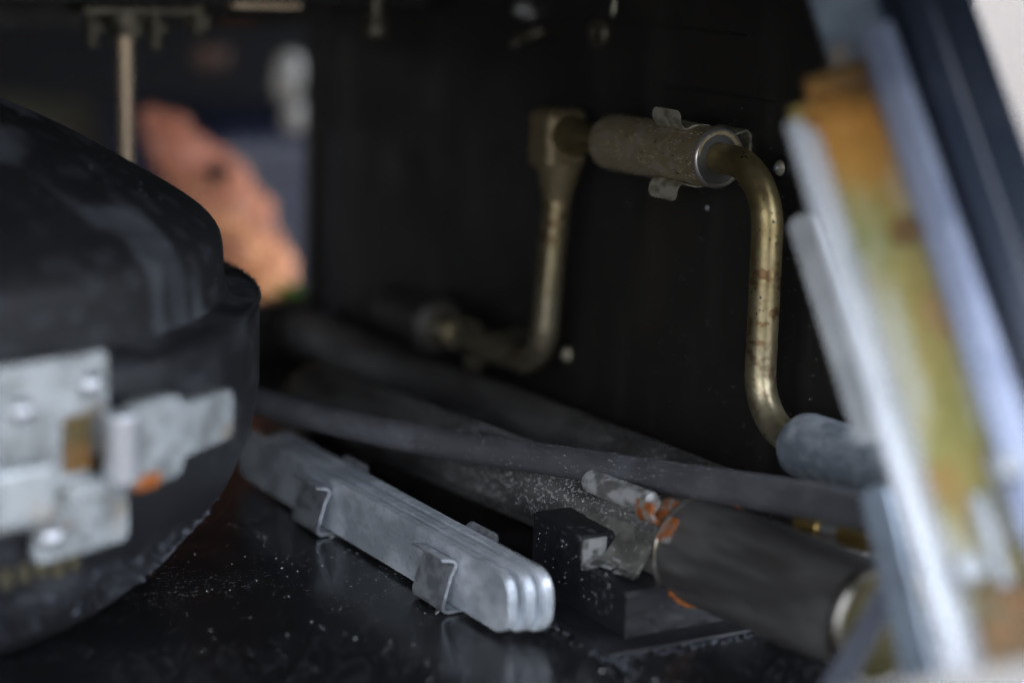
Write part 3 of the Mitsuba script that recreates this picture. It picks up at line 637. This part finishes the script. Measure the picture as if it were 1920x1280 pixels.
for x0, x1, s0, s1 in ((-.0080, -.0010, .036, .074), (.0020, .0070, .050, .088), (.0080, .0150, .008, .036)):
    part(rl, 'tongue', rbx(x0, x1, .0100, .0150, s0, s1, .0024), 'm_tongue', 30)
part(rl, 'roller_pocket', rbx(-.0175, .0210, .0048, .0088, -.02, .040, .002), 'm_capbrown', 30, 'dark brown pocket at the foot of the rail')

bp = thing('body_panel', 'dark navy body panel edge right of the channel rail', 'panel')
part(bp, 'sheet', rbx(.0180, .0570, -.0080, -.0040, -.12, RL + .20, .0015), 'm_body', 30)
part(bp, 'return_fold', rbx(.0500, .0570, -.0300, -.0082, -.12, RL + .20, .0015), 'm_body', 30)
part(bp, 'inner_post', rbx(.0260, .0400, -.0038, .0060, -.12, RL + .20, .004), 'm_body', 30)

def flat_bar(name, label, a, b, w, t, mat, nrm, cat_='bar'):
    a, b = np.asarray(a, float), np.asarray(b, float); d = unit(b - a); L = np.linalg.norm(b - a)
    nn = unit(np.asarray(nrm) - d * (np.asarray(nrm) @ d)); s_ = np.cross(nn, d)
    g = LineString([(0, 0), (L, 0)]).buffer(w / 2, quad_segs=8)
    vs = np.concatenate([np.c_[np.array(g.buffer(-q).exterior.coords)[:-1], np.full(len(g.buffer(-q).exterior.coords) - 1, z)] for z, q in ((0, t * .3), (t * .3, 0), (t * .7, 0), (t, t * .3))])
    m = moved(trimesh.convex.convex_hull(vs), frame(a, d, s_, nn))
    if m.volume < 0: m.invert()
    k = thing(name, label, cat_); put(k, m, mat, 30); return k
flat_bar('stay_bar', 'pale grey flat bar with round top tucked behind the rail', (.5385, .6740, .2140), (.5260, .6060, .1380), .0125, .004, 'm_barpale', (-.62, -.78, 0))
flat_bar('hinge_bar', 'blue grey flat bar crossing the foot of the rail', (.5290, .6000, .1075), (.4840, .5080, .0500), .0130, .005, 'm_barblue', (-.62, -.78, .1))
stp = thing('strap', 'dark blue grey webbing strap stretched at the bottom edge', 'strap')
put(stp, sweep(spline([(.452, .556, .0105), (.4844, .5679, .0408), (.5192, .5794, .0732), (.545, .588, .096)], 24), .0062, shape=np.array([(.9, .16), (-.9, .16), (-1, 0), (-.9, -.16), (.9, -.16), (1, 0)])[::-1]), 'm_strap', 30)
sl = thing('sill_plate', 'beige grey sill plate in the bottom corner below the rail', 'plate')
sl_x0, sl_x1 = .330, .500
put(sl, rbox((sl_x0, .36, .085), (sl_x1, .4525, .100), .002), 'm_sill')

# ------------------------------------------------------------------ what shows through the opening
def lumpy(m, amp, f):
    m = m.copy(); m.vertices = m.vertices + np.array(m.vertex_normals) * ((meshkit.fbm(m.vertices * f, 3, 6) - .5) * amp)[:, None]; return m
te = thing('terracotta_strut', 'blurred bent terracotta pink strut seen through the end opening', 'strut')
tpth = spline([(.5780, 1.6915, .172), (.5844, 1.6854, .1635), (.5920, 1.6784, .1528), (.6092, 1.6622, .1273), (.6362, 1.6381, .0927), (.6520, 1.6184, .0553), (.6622, 1.6087, .0342), (.6674, 1.6005, .0130), (.6702, 1.5943, -.0060), (.6708, 1.5904, -.0202)], 70)
put(te, lumpy(sweep(tpth, np.interp(np.linspace(0, 1, 70), [0, .05, .12, .27, .5, .68, .82, .9, .97, 1], [.004, .013, .021, .026, .0295, .030, .028, .0235, .019, .006]), 40), .024, 34), 'm_terra', True)
part(te, 'hole', moved(cyl((0, 0, 0), (0, 0, .012), .0095), frame((.6225, 1.6160, .1215), unit(V(.8, -.5, 0)), V(0, 0, 1), unit(V(-.42, -.9, .1)))), 'm_shade')
nv = thing('navy_housing', 'blurred dark navy housing behind the terracotta strut', 'housing')
put(nv, rbox((.70, 1.86, -.60), (1.20, 2.20, .135), .03), 'm_navy')
pk = thing('pale_knob', 'blurred pale knob hanging near the upper corner of the opening', 'knob')
put(pk, cat([lathe([(0, -.028), (.009, -.024), (.014, -.01), (.0135, .01), (.009, .022), (0, .027)], (.7153, 1.678, .2010), (.1, 0, 1), 36), lathe([(0, -.018), (.009, -.013), (.0125, 0), (.008, .013), (0, .017)], (.7195, 1.671, .1640), (.3, 0, 1), 36)]), 'm_pale')
put(thing('rust_bracket', 'blurred rust brown bracket high behind the opening', 'bracket'), rbox((.672, 1.805, .198), (.708, 1.82, .222), .008), 'm_brownbracket')
put(thing('olive_tank', 'blurred olive tank just showing above the canister lid', 'tank'), sweep([(.45, 2.3, .08), (.455, 2.3, .085), (.60, 2.3, .08), (.71, 2.3, .07), (.715, 2.3, .07)], [.04, .052, .055, .052, .03], 36), 'm_olive')
lf = thing('leaf_tuft', 'tiny green leaf tuft at the lower corner of the opening', 'plant')
lm = []; LEAF = V(.6320, 1.4720, .0180)
for i in range(60):
    a, b = rng.uniform(0, 6.28), rng.uniform(.2, 1.1); d = V(math.cos(a) * b, math.sin(a) * b, 1); d = unit(d); L = rng.uniform(.012, .026); p = LEAF + rng.normal(0, .006, 3); s_ = unit(np.cross(d, [.3, .5, .1])) * .004
    lm.append(trimesh.Trimesh([p, p + d * L * .5 + s_, p + d * L, p + d * L * .5 - s_], [[0, 1, 2], [0, 2, 3]], process=False))
part(lf, 'leaves', cat(lm), 'm_leaf', False)
part(lf, 'stem', sweep([LEAF + V(0, 0, -.10), LEAF + V(.001, 0, -.05), LEAF], .002, 8), 'm_olive')
